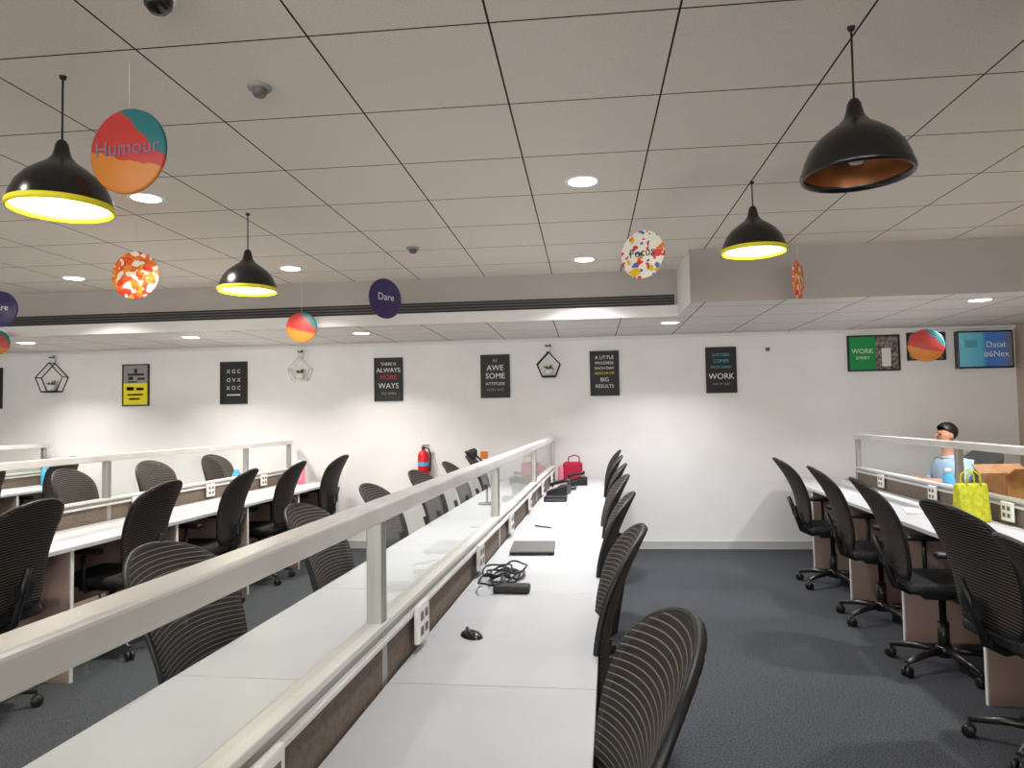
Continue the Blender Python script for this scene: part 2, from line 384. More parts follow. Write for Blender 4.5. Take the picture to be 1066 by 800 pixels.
poster(-4.01,PZ,.32,.485,'black poster with scattered white letters, right of the yellow one','ink',
   [('t','X G C',.062,.13,'paper'),('t','O V X',.062,.03,'paper'),('t','X O C',.062,-.06,'paper'),('b','caption_bar',-.08,.08,-.145,-.13,'paper')])
poster(-2.20,PZ,.325,.485,'dark poster with white capitals and a red word, fourth along the wall','ink',
   [('t','THERE IS',.045,.17,'paper'),('t','ALWAYS',.07,.10,'paper'),('t','MORE',.07,.02,'pred'),('t','WAYS',.085,-.075,'paper'),('t','TO WIN',.045,-.16,'grey')])
poster(-1.0,1.43+.448,.322,.475,'black poster with heavy white capitals left of the middle of the wall','ink',
   [('t','BE',.05,.17,'grey'),('t','AWE',.085,.09,'paper'),('t','SOME',.085,0,'paper'),('t','ATTITUDE',.045,-.085,'paper'),('t','EVERY DAY',.036,-.15,'grey')])
poster(.19,1.43+.452,.312,.487,'black poster of small centred white lines, in the middle of the wall','ink',
   [('t','A LITTLE',.052,.17,'paper'),('t','PROGRESS',.042,.11,'paper'),('t','EACH DAY',.042,.055,'paper'),('t','ADDS UP TO',.036,0,'pyellow'),('t','BIG',.06,-.07,'paper'),('t','RESULTS',.052,-.14,'paper')])
poster(1.42,1.43+.459,.318,.49,'dark poster with bluish and white words, next to the small wall box','ink',
   [('t','SUCCESS',.045,.16,'pcyan'),('t','COMES',.05,.095,'pcyan'),('t','FROM HARD',.038,.03,'pcyan'),('t','WORK',.085,-.07,'paper'),('t','DAY BY DAY',.032,-.15,'grey')])
# pictures on the right
t=thing('framed_photographs','wide black frame with two dark photographs and a green panel','picture',(2.972,WY-.012,1.43+.598))
w,h=.52,.375
bm=bmesh.new(); b=.016
for q in ((-w/2,w/2,h/2-b,h/2),(-w/2,w/2,-h/2,-h/2+b),(-w/2,-w/2+b,-h/2+b,h/2-b),(w/2-b,w/2,-h/2+b,h/2-b)): bm_box(bm,q[0],q[1],-.014,.012,q[2],q[3])
link('frame',bm,M['ink'],t)
box('green_panel',-.244,.02,-.004,.01,-.171,.171,M['pgreen'],t); box('photograph',.02,.244,-.004,.01,-.171,.171,M['photo'],t)
text('lettering','WORK',.07,M['paper'],t,(-.11,-.005,.02)); text('lettering','SMART',.045,M['paper'],t,(-.11,-.005,-.05))
box('photo_figure',.08,.17,-.006,-.004,-.14,.05,M['paper'],t,bevel=.001)
t=thing('framed_photograph','smaller black frame with a dark photograph, left of the screen','picture',(3.493,WY-.012,1.43+.654))
w,h=.375,.29
bm=bmesh.new(); b=.014
for q in ((-w/2,w/2,h/2-b,h/2),(-w/2,w/2,-h/2,-h/2+b),(-w/2,-w/2+b,-h/2+b,h/2-b),(w/2-b,w/2,-h/2+b,h/2-b)): bm_box(bm,q[0],q[1],-.014,.012,q[2],q[3])
link('frame',bm,M['ink'],t); box('photograph',-w/2+b,w/2-b,-.004,.01,-h/2+b,h/2-b,M['photo'],t)
t=thing('wall_television','wall television showing blue and teal picture with white words','television',(4.04,WY-.05,1.43+.604))
w,h=.54,.385
box('bezel',-w/2,w/2,-.02,.05,-h/2,h/2,M['blackm'],t,bevel=.006)
box('screen',-w/2+.016,w/2-.016,-.0225,-.019,-h/2+.018,h/2-.018,M['screen'],t)
text('lettering','Datat',.085,M['paper'],t,(.10,-.024,.045)); text('lettering','#6Nex',.085,M['paper'],t,(.10,-.024,-.05))
box('picture_line',-.22,-.03,-.0235,-.0222,-.14,-.135,M['pcyan'],t); box('picture_block',-.2,-.08,-.0235,-.0222,.02,.10,M['pcyan'],t)
t=thing('wall_control','small grey square control on the wall beside the bluish poster','wall control',(1.908,WY,1.43+.666))
box('cover',-.05,.05,-.02,0,-.04,.04,M['white'],t,bevel=.004); box('display',-.026,.018,-.0215,-.0195,-.02,.02,M['slat'],t)
# geometric wall shelves
def diamond(cx,cz,w,h,col,label,pot2=True):
    t=thing('diamond_shelf',label,'wall shelf',(cx,WY,cz),0,'diamond wall shelves with little plants')
    bm=bmesh.new(); D=.10
    P=[(0,h/2),(w/2,0),(w*.28,-h/2),(-w*.28,-h/2),(-w/2,0)]
    for y in (-D,-.004):
        q=P+[P[0]]
        for a,b in zip(q,q[1:]): bm_tube(bm,[(a[0],y,a[1]),(b[0],y,b[1])],.006,6)
    for a in P: bm_tube(bm,[(a[0],-D,a[1]),(a[0],-.004,a[1])],.006,6)
    link('frame',bm,col,t)
    bm=bmesh.new(); bm_box(bm,-w*.27,w*.27,-D,-.004,-h/2,-h/2+.012); link('shelf_board',bm,col,t)
    def pot(zb,s):
        bm=bmesh.new(); bm_lathe(bm,[(0,zb),(.028*s,zb),(.038*s,zb+.055*s),(.034*s,zb+.057*s),(.0,zb+.05*s)],20,mt=Matrix.Translation((0,-D/2,0))); p=link('pot',bm,M['white'],t)
        bm=bmesh.new(); rnd=random.Random(int(cx*100))
        for k in range(16):
            a=rnd.random()*2*PI; e=rnd.uniform(.35,1.2); L=rnd.uniform(.04,.075)*s
            d=Vector((math.cos(a)*math.cos(e),math.sin(a)*math.cos(e)*.6,math.sin(e)))
            o=Vector((0,-D/2,zb+.05*s)); bm_tube(bm,[o,o+d*L*.5,o+d*L+Vector((0,0,-.008))],[.004,.007*s,.001],5)
        link('leaves',bm,M['green'],p)
    pot(-h/2+.012,1.25)
    if pot2: pot(h/2+.003,.9)
diamond(-6.22,1.43+.55,.34,.34,M['wire'],'black diamond wall shelf at far left holding a white pot',True)
diamond(-3.205,1.43+.575,.26,.26,M['white'],'pale diamond wall shelf with a plant, between two dark posters on the left half',True)
diamond(-.41,1.43+.56,.25,.27,M['wire'],'thin black diamond wall shelf with pots near the middle of the wall',True)
# extinguisher
t=thing('fire_extinguisher','red fire extinguisher with black hose on the back wall','fire extinguisher',(-1.8,WY-.075,.75))
bm=bmesh.new(); bm_lathe(bm,[(0,0),(.055,0),(.062,.012),(.062,.27),(.05,.305),(.022,.325),(.018,.345),(0,.345)],32); link('cylinder',bm,M['red'],t)
bm=bmesh.new(); bm_lathe(bm,[(.0628,.16),(.0628,.20)],32); link('label_band',bm,M['cyan'],t)
bm=bmesh.new(); bm_lathe(bm,[(.02,.34),(.02,.37),(0,.37)],16); bm_box(bm,-.012,.07,-.01,.01,.375,.387); bm_box(bm,-.012,.06,-.008,.008,.352,.36); link('valve_handle',bm,M['black'],t)
bm=bmesh.new(); bm_tube(bm,[(.015,0,.36),(.06,-.01,.35),(.085,-.015,.28),(.078,-.012,.16),(.07,-.01,.10)],.009,8); link('hose',bm,M['black'],t)
bm=bmesh.new(); bm_box(bm,-.03,.03,.055,.075,.05,.3); link('wall_bracket',bm,M['slat'],t)
box('wall_plaque',-.04,.04,-.004,0,-.04,.04,M['orange'],None,loc=(-1.138,WY-.001,1.43-.414))
tag(bpy.data.objects['wall_plaque'],'small orange plaque low on the back wall','sign')
# ------------------------------------------------------------------ desks
DV=.98; VE=7.70; DEP=.535
def make_desk():
    root=thing('office_desk','', 'desk')
    # local: x along the row (0..DV), y from partition(0) to the user side (DEP)
    box('tabletop',.0015,DV-.0015,0,DEP,.725,.75,M['lam'],root,bevel=.002)
    box('side_panel',.004,.026,.03,DEP-.02,0,.7245,M['gable'],root)
    box('edge_band',.0038,.0262,DEP-.0195,DEP-.012,0,.7245,M['edge'],root)
    box('modesty_panel',.027,DV-.004,.06,.078,.28,.7245,M['gable'],root)
    return root
desk0=make_desk(); desk0_used=[False]
def place_desk(u,v,side,label,group):
    # side +1: user side towards +u ; -1: towards -u. Origin corner so that x runs along v
    if side>0: loc=W(u,v+DV); rz=-TH-PI/2      # x axis -> -v ; y axis -> +u
    else: loc=W(u,v); rz=-TH+PI/2             # x axis -> +v ; y axis -> -u
    if side>0: pass
    if not desk0_used[0]:
        desk0_used[0]=True; desk0.location=loc; desk0.rotation_euler=(0,0,rz); desk0['label']=label; desk0['group']=group; return desk0
    return dup(desk0,loc,rz,label,group)
ordn=['nearest the camera','second from the camera','third from the camera','fourth from the camera','fifth from the camera','sixth from the camera','seventh from the camera','eighth from the camera']
def screen_row(u,v0,v1,label,posts=None):
    n=int(round((v1-v0)/DV)); o=thing('desk_screen',label,'desk partition',W(u,v0),-TH)
    L=v1-v0; w=.032
    bm=bmesh.new(); bm_box(bm,-w,w,0,L,1.165,1.212); link('top_rail',bm,M['alu'],o,bevel=.008,seg=3)
    bm=bmesh.new(); bm_box(bm,-.026,.026,0,L,.888,.905); link('upper_raceway_rail',bm,M['alu'],o,bevel=.003)
    bm=bmesh.new(); bm_box(bm,-.034,.034,0,L,.855,.868); link('lower_raceway_rail',bm,M['alu'],o,bevel=.003)
    bm=bmesh.new(); bm_box(bm,-.018,.018,0,L,.868,.888); link('raceway_channel',bm,M['aludk'],o)
    bm=bmesh.new(); bm_box(bm,-.02,.02,0,L,.30,.855); link('base_panel',bm,M['panel'],o)
    ps=[0]+[p for p in (posts or []) if .1<p<L-.1]+[L]
    for a,b in zip(ps,ps[1:]):
        a+=.025; b-=.025
        box('glass_pane',-.003,.003,a,b,.904,1.166,M['glass'],o)
    for y in (posts or [k*DV for k in range(n+1)]):
        y=min(max(y,.03),L-.03)
        bm=bmesh.new(); bm_box(bm,-.021,.021,y-.022,y+.022,.0,1.165); bm_box(bm,-.0225,.0225,y-.004,y+.004,.87,1.165); link('post',bm,M['aludk'],o,bevel=.004)
    for k in range(n):
        for s in (1,-1):
            if abs(u)>1 and k<n-5: continue
            y=k*DV+.22 if s>0 else k*DV+.72
            if y+.2>L: continue
            bm=bmesh.new(); bm_box(bm,s*.036,s*.052,y,y+.12,.775,.885); q=link('socket_box',bm,M['white'],o,bevel=.004)
            bm=bmesh.new()
            for z in (.808,.85): bm_box(bm,s*.052,s*.0535,y+.02,y+.05,z-.012,z+.012); bm_box(bm,s*.052,s*.0535,y+.07,y+.10,z-.012,z+.012)
            link('socket_face',bm,M['slat'],q)
    return o
ISL={'A':(-.61,-1),'B':(2.325,1),'C':(-3.535,1),'D':(-6.46,2)}
def island(uc,n,name,sides):
    v0=VE-n*DV-({'C':.1,'D':.2}.get(name,0))
    for s,gl,first in sides:
        for k in range(first,n):
            v=v0+k*DV
            lab='white desk %s, %s'%(gl,ordn[k-first])
            place_desk(uc+.028*s,v,s,lab,'white desks '+gl)
island(-.61,8,'A',[(1,'on the right side of the middle screen',1),(-1,'on the left side of the middle screen',1)])
island(2.325,6,'B',[(-1,'on the near side of the right-hand screen',1),(1,'behind the right-hand screen',2)])
island(-3.535,6,'C',[(1,'on the near side of the left-hand screen',1),(-1,'behind the left-hand screen',3)])
island(-6.46,3,'D',[(1,'at the far left edge of the room',1)])
screen_row(-.61,VE-8*DV,VE,'long white railed glass screen running down the middle double desk row',[2*DV,4*DV,6*DV,8*DV])
screen_row(2.325,7.2-5.4,7.2,'white railed glass screen along the right-hand desk row',[1.4,3.4,5.4])
screen_row(-3.535,VE-6*DV-.1,VE-.1,'white railed glass screen along the left-hand desk row',[DV,3*DV,5*DV,6*DV])
screen_row(-6.46,VE-3*DV-.2,VE-.2,'short white railed glass screen at the far left of the room')
# end panels closing the near and far end of the rows
# ------------------------------------------------------------------ chairs
def back_surface():
    bm=bmesh.new(); nx,nz=14,26; z0,z1=.52,1.07; grid={}
    for side in (0,1):
        for j in range(nz+1):
            t=1-(1-j/nz)**1.7; z=z0+(z1-z0)*t
            hw=.205+.035*math.sin(min(1,t*1.25)*PI/2)
            if t>.70: hw*=math.sqrt(max(.0,1-((t-.70)/.3012)**2.5))
            if t<.1: hw*=.88+1.2*t
            for i in range(nx+1):
                s=-1+2*i/nx; x=s*hw
                y=-.205-.15*t**1.15-.02*math.sin(t*PI)*-1+.048*(x/.24)**2*(.5+.5*t)
                y+=.018*math.sin((t-.15)*PI*1.2)
                grid[side,i,j]=bm.verts.new((x,y-(.022 if side else 0),z))
    for side in (0,1):
        for j in range(nz):
            for i in range(nx):
                f=bm.faces.new((grid[side,i,j],grid[side,i+1,j],grid[side,i+1,j+1],grid[side,i,j+1])); f.smooth=True
    for j in range(nz):
        for i in (0,nx): bm.faces.new((grid[0,i,j],grid[0,i,j+1],grid[1,i,j+1],grid[1,i,j]))
    for i in range(nx):
        for j in (0,nz): bm.faces.new((grid[0,i,j],grid[0,i+1,j],grid[1,i+1,j],grid[1,i,j]))
    edge=[]
    for j in range(nz+1): edge.append(grid[0,0,j].co.copy())
    top=[grid[0,i,nz].co.copy() for i in range(1,nx)]
    for j in range(nz,-1,-1): pass
    right=[grid[0,nx,j].co.copy() for j in range(nz,-1,-1)]
    bot=[grid[0,i,0].co.copy() for i in range(nx-1,0,-1)]
    return bm,[p+Vector((0,-.011,0)) for p in edge+top+right+bot+[edge[0]]]
def make_chair():
    r=thing('office_chair','', 'chair')
    bm,loop=back_surface(); bk=link('backrest',bm,M['mesh'],r)
    bm=bmesh.new(); bm_tube(bm,loop,.0095,8); link('back_frame',bm,M['black'],bk)
    bm=bmesh.new(); bm_tube(bm,[(0,-.05,.42),(0,-.17,.415),(0,-.245,.46),(0,-.272,.60),(0,-.305,.74)],[.022,.022,.02,.02,.016],8); bm_box(bm,-.06,.06,-.285,-.262,.58,.66); link('back_support',bm,M['black'],r)
    bm=bmesh.new(); bm_box(bm,-.235,.235,-.21,.235,.445,.505); link('seat',bm,M['seat'],r,bevel=.028,seg=4)
    bm=bmesh.new(); bm_box(bm,-.14,.14,-.13,.13,.405,.445); link('tilt_mechanism',bm,M['black'],r,bevel=.01)
    bm=bmesh.new(); bm_lathe(bm,[(.03,.10),(.03,.26),(.018,.26),(.018,.405)],16,close=True); link('gas_lift',bm,M['basem'],r)
    for s in (1,-1):
        bm=bmesh.new(); bm_tube(bm,[(s*.13,0,.425),(s*.255,0,.43),(s*.27,0,.50),(s*.27,0,.655)],.013,8); a=link('armrest',bm,M['black'],r)
        bm=bmesh.new(); bm_box(bm,s*.27-.032,s*.27+.032,-.11,.12,.655,.685); link('arm_pad',bm,M['black'],a,bevel=.012,seg=3)
    b=bmesh.new(); bm_lathe(b,[(.04,.07),(.042,.125),(.03,.13)],16,close=True)
    for k in range(5):
        a=2*PI*k/5+.3; d=Vector((math.cos(a),math.sin(a),0)); bm_tube(b,[d*.03+Vector((0,0,.105)),d*.16+Vector((0,0,.098)),d*.285+Vector((0,0,.075))],[.022,.019,.013],8)
    link('star_base',b,M['basem'],r)
    for k in range(5):
        a=2*PI*k/5+.3; d=Vector((math.cos(a),math.sin(a),0)); t_=Vector((-d.y,d.x,0)); bm=bmesh.new()
        for s in (1,-1):
            mt=Matrix.Translation(d*.285+t_*s*.014+Vector((0,0,.028)))@Matrix.Rotation(a,4,'Z')@Matrix.Rotation(PI/2,4,'X')
            bm_lathe(bm,[(0,-.009),(.024,-.009),(.028,-.004),(.028,.004),(.024,.009),(0,.009)],14,mt=mt)
        p=d*.285; bm_tube(bm,[p+Vector((0,0,.028)),p+Vector((0,0,.075))],.008,6)
        link('castor',bm,M['black'],r)
    return r
ch0=make_chair(); used=[False]
def chair(u,v,face,label,group,turn=0,lean=0):
    # face +1: front towards +u
    rz=-TH+(-PI/2 if face>0 else PI/2)+turn; loc=W(u,v)
    if not used[0]:
        used[0]=True; ch0.location=loc; ch0.rotation_euler=(0,0,rz); ch0['label']=label; ch0['group']=group; o=ch0
    else: o=dup(ch0,loc,rz,label,group)
    if lean:
        for c in o.children:
            if c.name.startswith('backrest') or c.name.startswith('back_support'):
                mt=Matrix.Translation((0,-.2,.5))@Matrix.Rotation(lean,4,'X')@Matrix.Translation((0,.2,-.5)); c.location=mt.translation; c.rotation_euler=(lean,0,0)
    return o
rv=random.Random(3)
def row(u,face,n,g,jit=.03,du=None,skip=(),dv=0,tu=.12,turns=None,lean=0,leans={},dvs={}):
    k0=0
    for k in range(n):
        v=VE-DV/2-(n-1-k)*DV+dv+dvs.get(k,0)
        if k in skip: continue
        uu=u+(du[k] if du else rv.uniform(-jit,jit))
        chair(uu,v+rv.uniform(-.03,.03),face,'black mesh chair %s, %s'%(g,ordn[k0]),'black mesh chairs '+g,(turns or {}).get(k,rv.uniform(-tu,tu)),leans.get(k,lean)); k0+=1
row(-.25,-1,7,'along the right edge of the middle desks',.01,tu=.04,du=[.04,0,0,0,.01,0,0],turns={0:.10},leans={0:-.03},dvs={0:-.07})
row(-1.00,1,6,'left of the middle screen',.02,dv=-.23,tu=.06,lean=.10)
row(1.80,1,6,'facing the right-hand desks',.03,du=[-.20,-.03,0,.01,0,-.02],turns={0:-.1},lean=.13,skip=(5,))
row(2.80,-1,5,'behind the right-hand screen',.03,skip=(0,1,3,4))
row(-3.14,-1,6,'at the left-hand desks',dv=-.1,lean=.06,skip=(0,))
row(-3.92,1,4,'behind the left-hand screen',dv=-.1,skip=(0,))
row(-6.10,-1,3,'at the far left edge',dv=-.2,skip=(0,))

# ------------------------------------------------------------------ the discs
hang(-1.564,2.294,2.372,.150,-.10,'humour','Humour','large red, teal and orange disc beside the left pendant')
hang(-2.79,4.167,2.352,.150,.05,'fizz','','orange and red speckled disc hanging beyond the large red disc')
hang(-1.478,5.163,2.324,.150,.95,'dare','Dare','purple disc with white word hanging in front of the long vent')
hang(.363,4.494,2.429,.150,-.55,'focus','Focus','white disc splashed with orange and yellow, near the centre')
hang(-2.55,6.20,2.268,.138,.15,'humour','','small red and orange disc hanging before the vent, left of the purple one')
hang(1.509,5.239,2.371,.140,1.05,'fizz','','disc seen nearly edge-on at the right of the bulkhead corner')
hang(2.69,5.996,1.94,.130,-.3,'humour','','red and orange disc hanging before the framed photographs at right')
hang(-4.376,4.92,2.304,.135,.1,'dare','Dare','purple disc cut by the left edge of the view')
hang(-5.45,6.10,2.20,.115,.2,'humour','','red and orange disc at the left edge, below the purple one')
# ------------------------------------------------------------------ things on the desks
ZT=.75
def cable(pts,r=.0035): bm=bmesh.new(); bm_tube(bm,pts,r,6); return bm
t=thing('closed_laptop','dark closed laptop lying on the middle desk beside the screen','laptop',W(-.40,3.66,ZT),-TH+.06)
bm=bmesh.new(); bm_box(bm,-.11,.11,-.15,.15,.004,.013); link('base',bm,M['black'],t,bevel=.004)
bm=bmesh.new(); bm_box(bm,-.11,.11,-.15,.15,.0135,.021); link('lid',bm,M['slat'],t,bevel=.003)
bm=bmesh.new()
for a in (-.09,.09):
    for b in (-.13,.13): bm_box(bm,a-.01,a+.01,b-.01,b+.01,0,.004)
link('foot',bm,M['black'],t)
t=thing('cable_bundle','tangle of black cables with a power brick on the middle desk','cables',W(-.46,2.95,ZT),-TH)
rc=random.Random(5); bm=bmesh.new()
for k in range(9):
    cx,cy=rc.uniform(-.04,.05),rc.uniform(-.12,.12); R=rc.uniform(.05,.10); ph=rc.uniform(0,6); pts=[]
    for i in range(26):
        a=ph+i/25*2*PI*rc.uniform(1.0,1.05)*1.2
        pts.append((cx+R*math.cos(a)*.62,cy+R*1.35*math.sin(a),.006+.006*k*.6+.006*math.sin(3*a+k)+.004))
    bm_tube(bm,pts,.0042,6)
link('cable',bm,M['black'],t)
bm=bmesh.new(); bm_box(bm,.0,.14,-.20,-.13,0,.03); link('power_brick',bm,M['black'],t,bevel=.008,seg=3)
t=thing('computer_mouse','small black oval mouse alone on the near middle desk','computer mouse',W(-.44,2.22,ZT),-TH+.7)
bm=bmesh.new(); bm_sphere(bm,(0,0,.0),.03,1,1.6,.62,20,12); bmesh.ops.bisect_plane(bm,geom=bm.verts[:]+bm.edges[:]+bm.faces[:],plane_co=(0,0,0),plane_no=(0,0,-1),clear_outer=True); link('shell',bm,M['blackm'],t)
bm=bmesh.new(); bm_lathe(bm,[(0,-.003),(.008,-.003),(.008,.003),(0,.003)],14,mt=Matrix.Translation((0,.026,.016))@Matrix.Rotation(PI/2,4,'Y')); link('scroll_wheel',bm,M['slat'],t)
t=thing('pen','thin dark pen on the middle desk beyond the laptop','pen',W(-.42,4.4,ZT+.005),.9)
bm=bmesh.new(); bm_tube(bm,[(0,-.07,0),(0,.05,0)],.0045,8); link('barrel',bm,M['slat'],t); bm=bmesh.new(); bm_tube(bm,[(0,.05,0),(0,.068,0)],[.0047,.002],8); link('cap',bm,M['black'],t)
# desk phones near the wall
def phone(u,v,rz,label):
    t=thing('desk_phone',label,'telephone',W(u,v,ZT),rz,'desk phones on the middle desks')
    bm=bmesh.new(); bm_box(bm,-.10,.10,-.09,.09,0,.035); vs=[x for x in bm.verts if x.co.y>0 and x.co.z>.01]
    for x in vs: x.co.z+=.05
    link('base',bm,M['black'],t,bevel=.006)
    bm=bmesh.new(); bm_tube(bm,[(-.07,-.08,.07),(-.07,-.06,.085),(-.07,.05,.112),(-.07,.085,.11)],[.022,.015,.015,.022],8); link('handset',bm,M['blackm'],t)
    bm=bmesh.new(); bm_box(bm,-.02,.085,.03,.075,.079,.092); link('display',bm,M['slat'],t)
phone(-.33,7.10,-TH-1.4,'black desk phone on the middle desks, farther of two'); phone(-.45,6.25,-TH-1.7,'black desk phone on the middle desks, nearer of two')
bm=bmesh.new()
for k in range(6):
    ph=rc.uniform(0,6); R=rc.uniform(.05,.09); bm_tube(bm,[(R*math.cos(ph+i*.35),1.3*R*math.sin(ph+i*.35),.006+.005*k+.004*math.sin(i)) for i in range(20)],.004,6)
tag(link('cable_coil',bm,M['black'],None,loc=W(-.40,6.65,ZT)),'coil of black cable between the two desk phones','cables')
t=thing('monitor_stand_box','low black docking box standing near the wall end of the middle desks','docking box',W(-.44,5.75,ZT),-TH)
box('casing',-.09,.09,-.06,.06,0,.04,M['black'],t,bevel=.004); box('front_strip',-.08,.08,-.0615,-.06,.012,.024,M['slat'],t)
def bottle(u,v,z,m,label,h=.2,r=.032,cat='bottle',name='water_bottle'):
    t=thing(name,label,cat,W(u,v,z))
    bm=bmesh.new(); bm_lathe(bm,[(0,0),(r,0),(r*1.05,.01),(r*1.05,h*.68),(r*.5,h*.84),(r*.42,h*.9)],24); link('body',bm,m,t)
    bm=bmesh.new(); bm_lathe(bm,[(0,h),(r*.5,h),(r*.52,h*.88),(r*.4,h*.87)],20); link('cap',bm,M['white'],t)
bottle(-3.62,6.6,ZT,M['cyan'],'cyan bottle on the left-hand desks nearer the middle of the photo',.24,.04)
bottle(-6.3,7.3,ZT,M['cyan'],'cyan bottle on the far left desk by the back wall',.23,.034)
bottle(-3.3,7.35,ZT,M['pink'],'pink bottle on the left-hand desks by the back wall',.25,.045)
bottle(2.60,6.0,ZT,M['cyan'],'blue bottle behind the right-hand screen, near the seated person',.22,.04)
# crimson and pink bag at the far end of the middle desks
t=thing('fabric_bag','crimson fabric bag with a pink pocket near the wall end of the middle desks','bag',W(-.42,7.50,ZT),-TH)
bm=bmesh.new(); bm_box(bm,-.07,.13,-.07,.07,0,.2); link('body',bm,M['crimson'],t,bevel=.03,seg=4)
bm=bmesh.new(); bm_box(bm,-.12,-.05,-.06,.06,0,.16); link('pocket',bm,M['pink'],t,bevel=.02,seg=3)
bm=bmesh.new(); bm_tube(bm,[(-.02,0,.19),(-.01,0,.25),(.05,0,.27),(.10,0,.25),(.1,0,.19)],.007,8); link('handle',bm,M['crimson'],t)
# yellow-green bag, box and paper bag on the right desks
t=thing('tote_bag','yellow-green tote bag standing on the right-hand desk before the screen','bag',W(2.16,4.70,ZT),-TH+.2)
bm=bmesh.new(); vs=bm_box(bm,-.09,.09,-.06,.06,0,.23)
for x in bm.verts:
    if x.co.z>.1: x.co.y*=.45; x.co.x*=1.05
link('body',bm,M['lime'],t,bevel=.015,seg=3)
for s in (1,-1):
    bm=bmesh.new(); bm_tube(bm,[(-.045,s*.025,.21),(-.04,s*.027,.28),(0,s*.028,.31),(.04,s*.027,.28),(.045,s*.025,.21)],.006,8); link('handle',bm,M['lime'],t)
t=thing('cardboard_box','open brown cardboard box on the desk behind the right-hand screen','box',W(2.66,5.15,ZT),-TH+.15)
bm=bmesh.new()
w,d,h=.17,.13,.24
for q in ((-w,w,-d,-d+.004,0,h),(-w,w,d-.004,d,0,h),(-w,-w+.004,-d,d,0,h),(w-.004,w,-d,d,0,h),(-w,w,-d,d,0,.004)): bm_box(bm,*q)
link('carton',bm,M['card'],t)
for s in (1,-1):
    bm=bmesh.new(); bm_box(bm,-w,w,0,.10,-.002,.002,mt=Matrix.Translation((0,s*d,h))@Matrix.Rotation(s*.6 if s>0 else PI-.6,4,'X')); link('flap',bm,M['card'],t)
t=thing('paper_bag','tall brown paper bag with twisted handles behind the right-hand screen','bag',W(2.62,4.62,ZT),-TH+.1)
bm=bmesh.new(); bm_box(bm,-.11,.11,-.06,.06,0,.31)
link('bag',bm,M['kraft'],t,bevel=.004)
for s in (1,-1):
    bm=bmesh.new(); bm_tube(bm,[(-.04,s*.058,.30),(-.035,s*.058,.36),(0,s*.058,.385),(.035,s*.058,.36),(.04,s*.058,.30)],.004,6); link('handle',bm,M['kraft'],t)
# papers and a pen pot on the left-hand desks
def papers(u,v,rz,label):
    t=thing('paper_stack',label,'papers',W(u,v,ZT),rz); bm=bmesh.new(); rr=random.Random(int(v*10))
    for k in range(5): bm_box(bm,-.105,.105,-.148,.148,k*.0016,(k+1)*.0016-.0002,mt=Matrix.Rotation(rr.uniform(-.08,.08),4,'Z'))
    link('sheets',bm,M['paper'],t)
papers(-3.30,3.55,.2,'small stack of white papers on the left-hand desk near the left edge'); papers(2.06,5.15,-.3,'white papers on the right-hand desk, near the seated person')
t=thing('desk_fan','black goose-neck desk lamp standing behind the left-hand glass near the extinguisher','desk lamp',W(-.96,5.55,ZT),-TH)
t.name='desk_lamp'
bm=bmesh.new(); bm_lathe(bm,[(0,0),(.07,0),(.072,.012),(.02,.02),(0,.022)],24); link('base',bm,M['black'],t)
bm=bmesh.new(); bm_tube(bm,[(0,0,.02),(0,0,.2),(-.02,0,.32),(-.10,0,.40)],.009,8); link('stem',bm,M['black'],t)
bm=bmesh.new(); bm_lathe(bm,[(.015,.07),(.03,.05),(.06,0),(.056,0),(.026,.046)],20,mt=Matrix.Translation((-.13,0,.375))@Matrix.Rotation(.7,4,'Y')); link('shade',bm,M['black'],t)
# ------------------------------------------------------------------ the seated person behind the right screen
def skinned(name,chain,edges,m,parent,sub=2,root=0):
    me=bpy.data.meshes.new(name); me.from_pydata([c[0] for c in chain],edges,[]); o=bpy.data.objects.new(name,me); C.objects.link(o); o.parent=parent
    me.materials.append(m); s=o.modifiers.new('skin','SKIN'); s.use_smooth_shade=True
    for i,c in enumerate(chain):
        r=c[1]; me.skin_vertices[0].data[i].radius=(r,r) if not isinstance(r,tuple) else r; me.skin_vertices[0].data[i].use_root=(i==root)
    b=o.modifiers.new('sub','SUBSURF'); b.levels=sub; b.render_levels=sub
    return o
# local frame: person faces -x, seat height .5, origin on the floor under the hips
pt=thing('person','person with short black hair in a light blue shirt seated behind the right-hand screen','person',W(3.07,7.0),-TH+.2)
V=[((0,0,.56),(.13,.15)),((0,0,.72),(.105,.14)),((-.01,0,.90),(.11,.155)),((-.015,0,1.0),(.06,.09)),((-.03,0,1.07),.048),((-.045,0,1.12),(.062,.058)),((-.055,0,1.19),(.088,.072)),((-.05,0,1.255),(.072,.062))]
E_=[(0,1),(1,2),(2,3),(3,4),(4,5),(5,6),(6,7)]
for s in (1,-1):
    b=len(V)
    V+=[((-.005,s*.17,.94),.052),((-.06,s*.205,.76),.043),((-.24,s*.16,.79),.036),((-.31,s*.14,.80),.026),((-.36,s*.13,.80),.03)]
    E_+=[(2,b),(b,b+1),(b+1,b+2),(b+2,b+3),(b+3,b+4)]
    for j,(dy,l) in enumerate(((-.024,.062),(-.008,.075),(.008,.07),(.024,.055))):
        q=len(V); V+=[((-.385,s*.13+dy,.803),.009),((-.385-l*.6,s*.13+dy*1.2,.80),.0085),((-.385-l,s*.13+dy*1.25,.785),.007)]
        E_+=[(b+4,q),(q,q+1),(q+1,q+2)]
    q=len(V); V+=[((-.35,s*.13-s*.035,.80),.011),((-.385,s*.13-s*.055,.795),.009)]; E_+=[(b+4,q),(q,q+1)]
    b=len(V)
    V+=[((-.02,s*.09,.55),.085),((-.40,s*.11,.55),.062),((-.42,s*.11,.30),.05),((-.41,s*.11,.10),.034),((-.43,s*.11,.05),.034),((-.55,s*.12,.03),.026)]
    E_+=[(0,b),(b,b+1),(b+1,b+2),(b+2,b+3),(b+3,b+4),(b+4,b+5)]
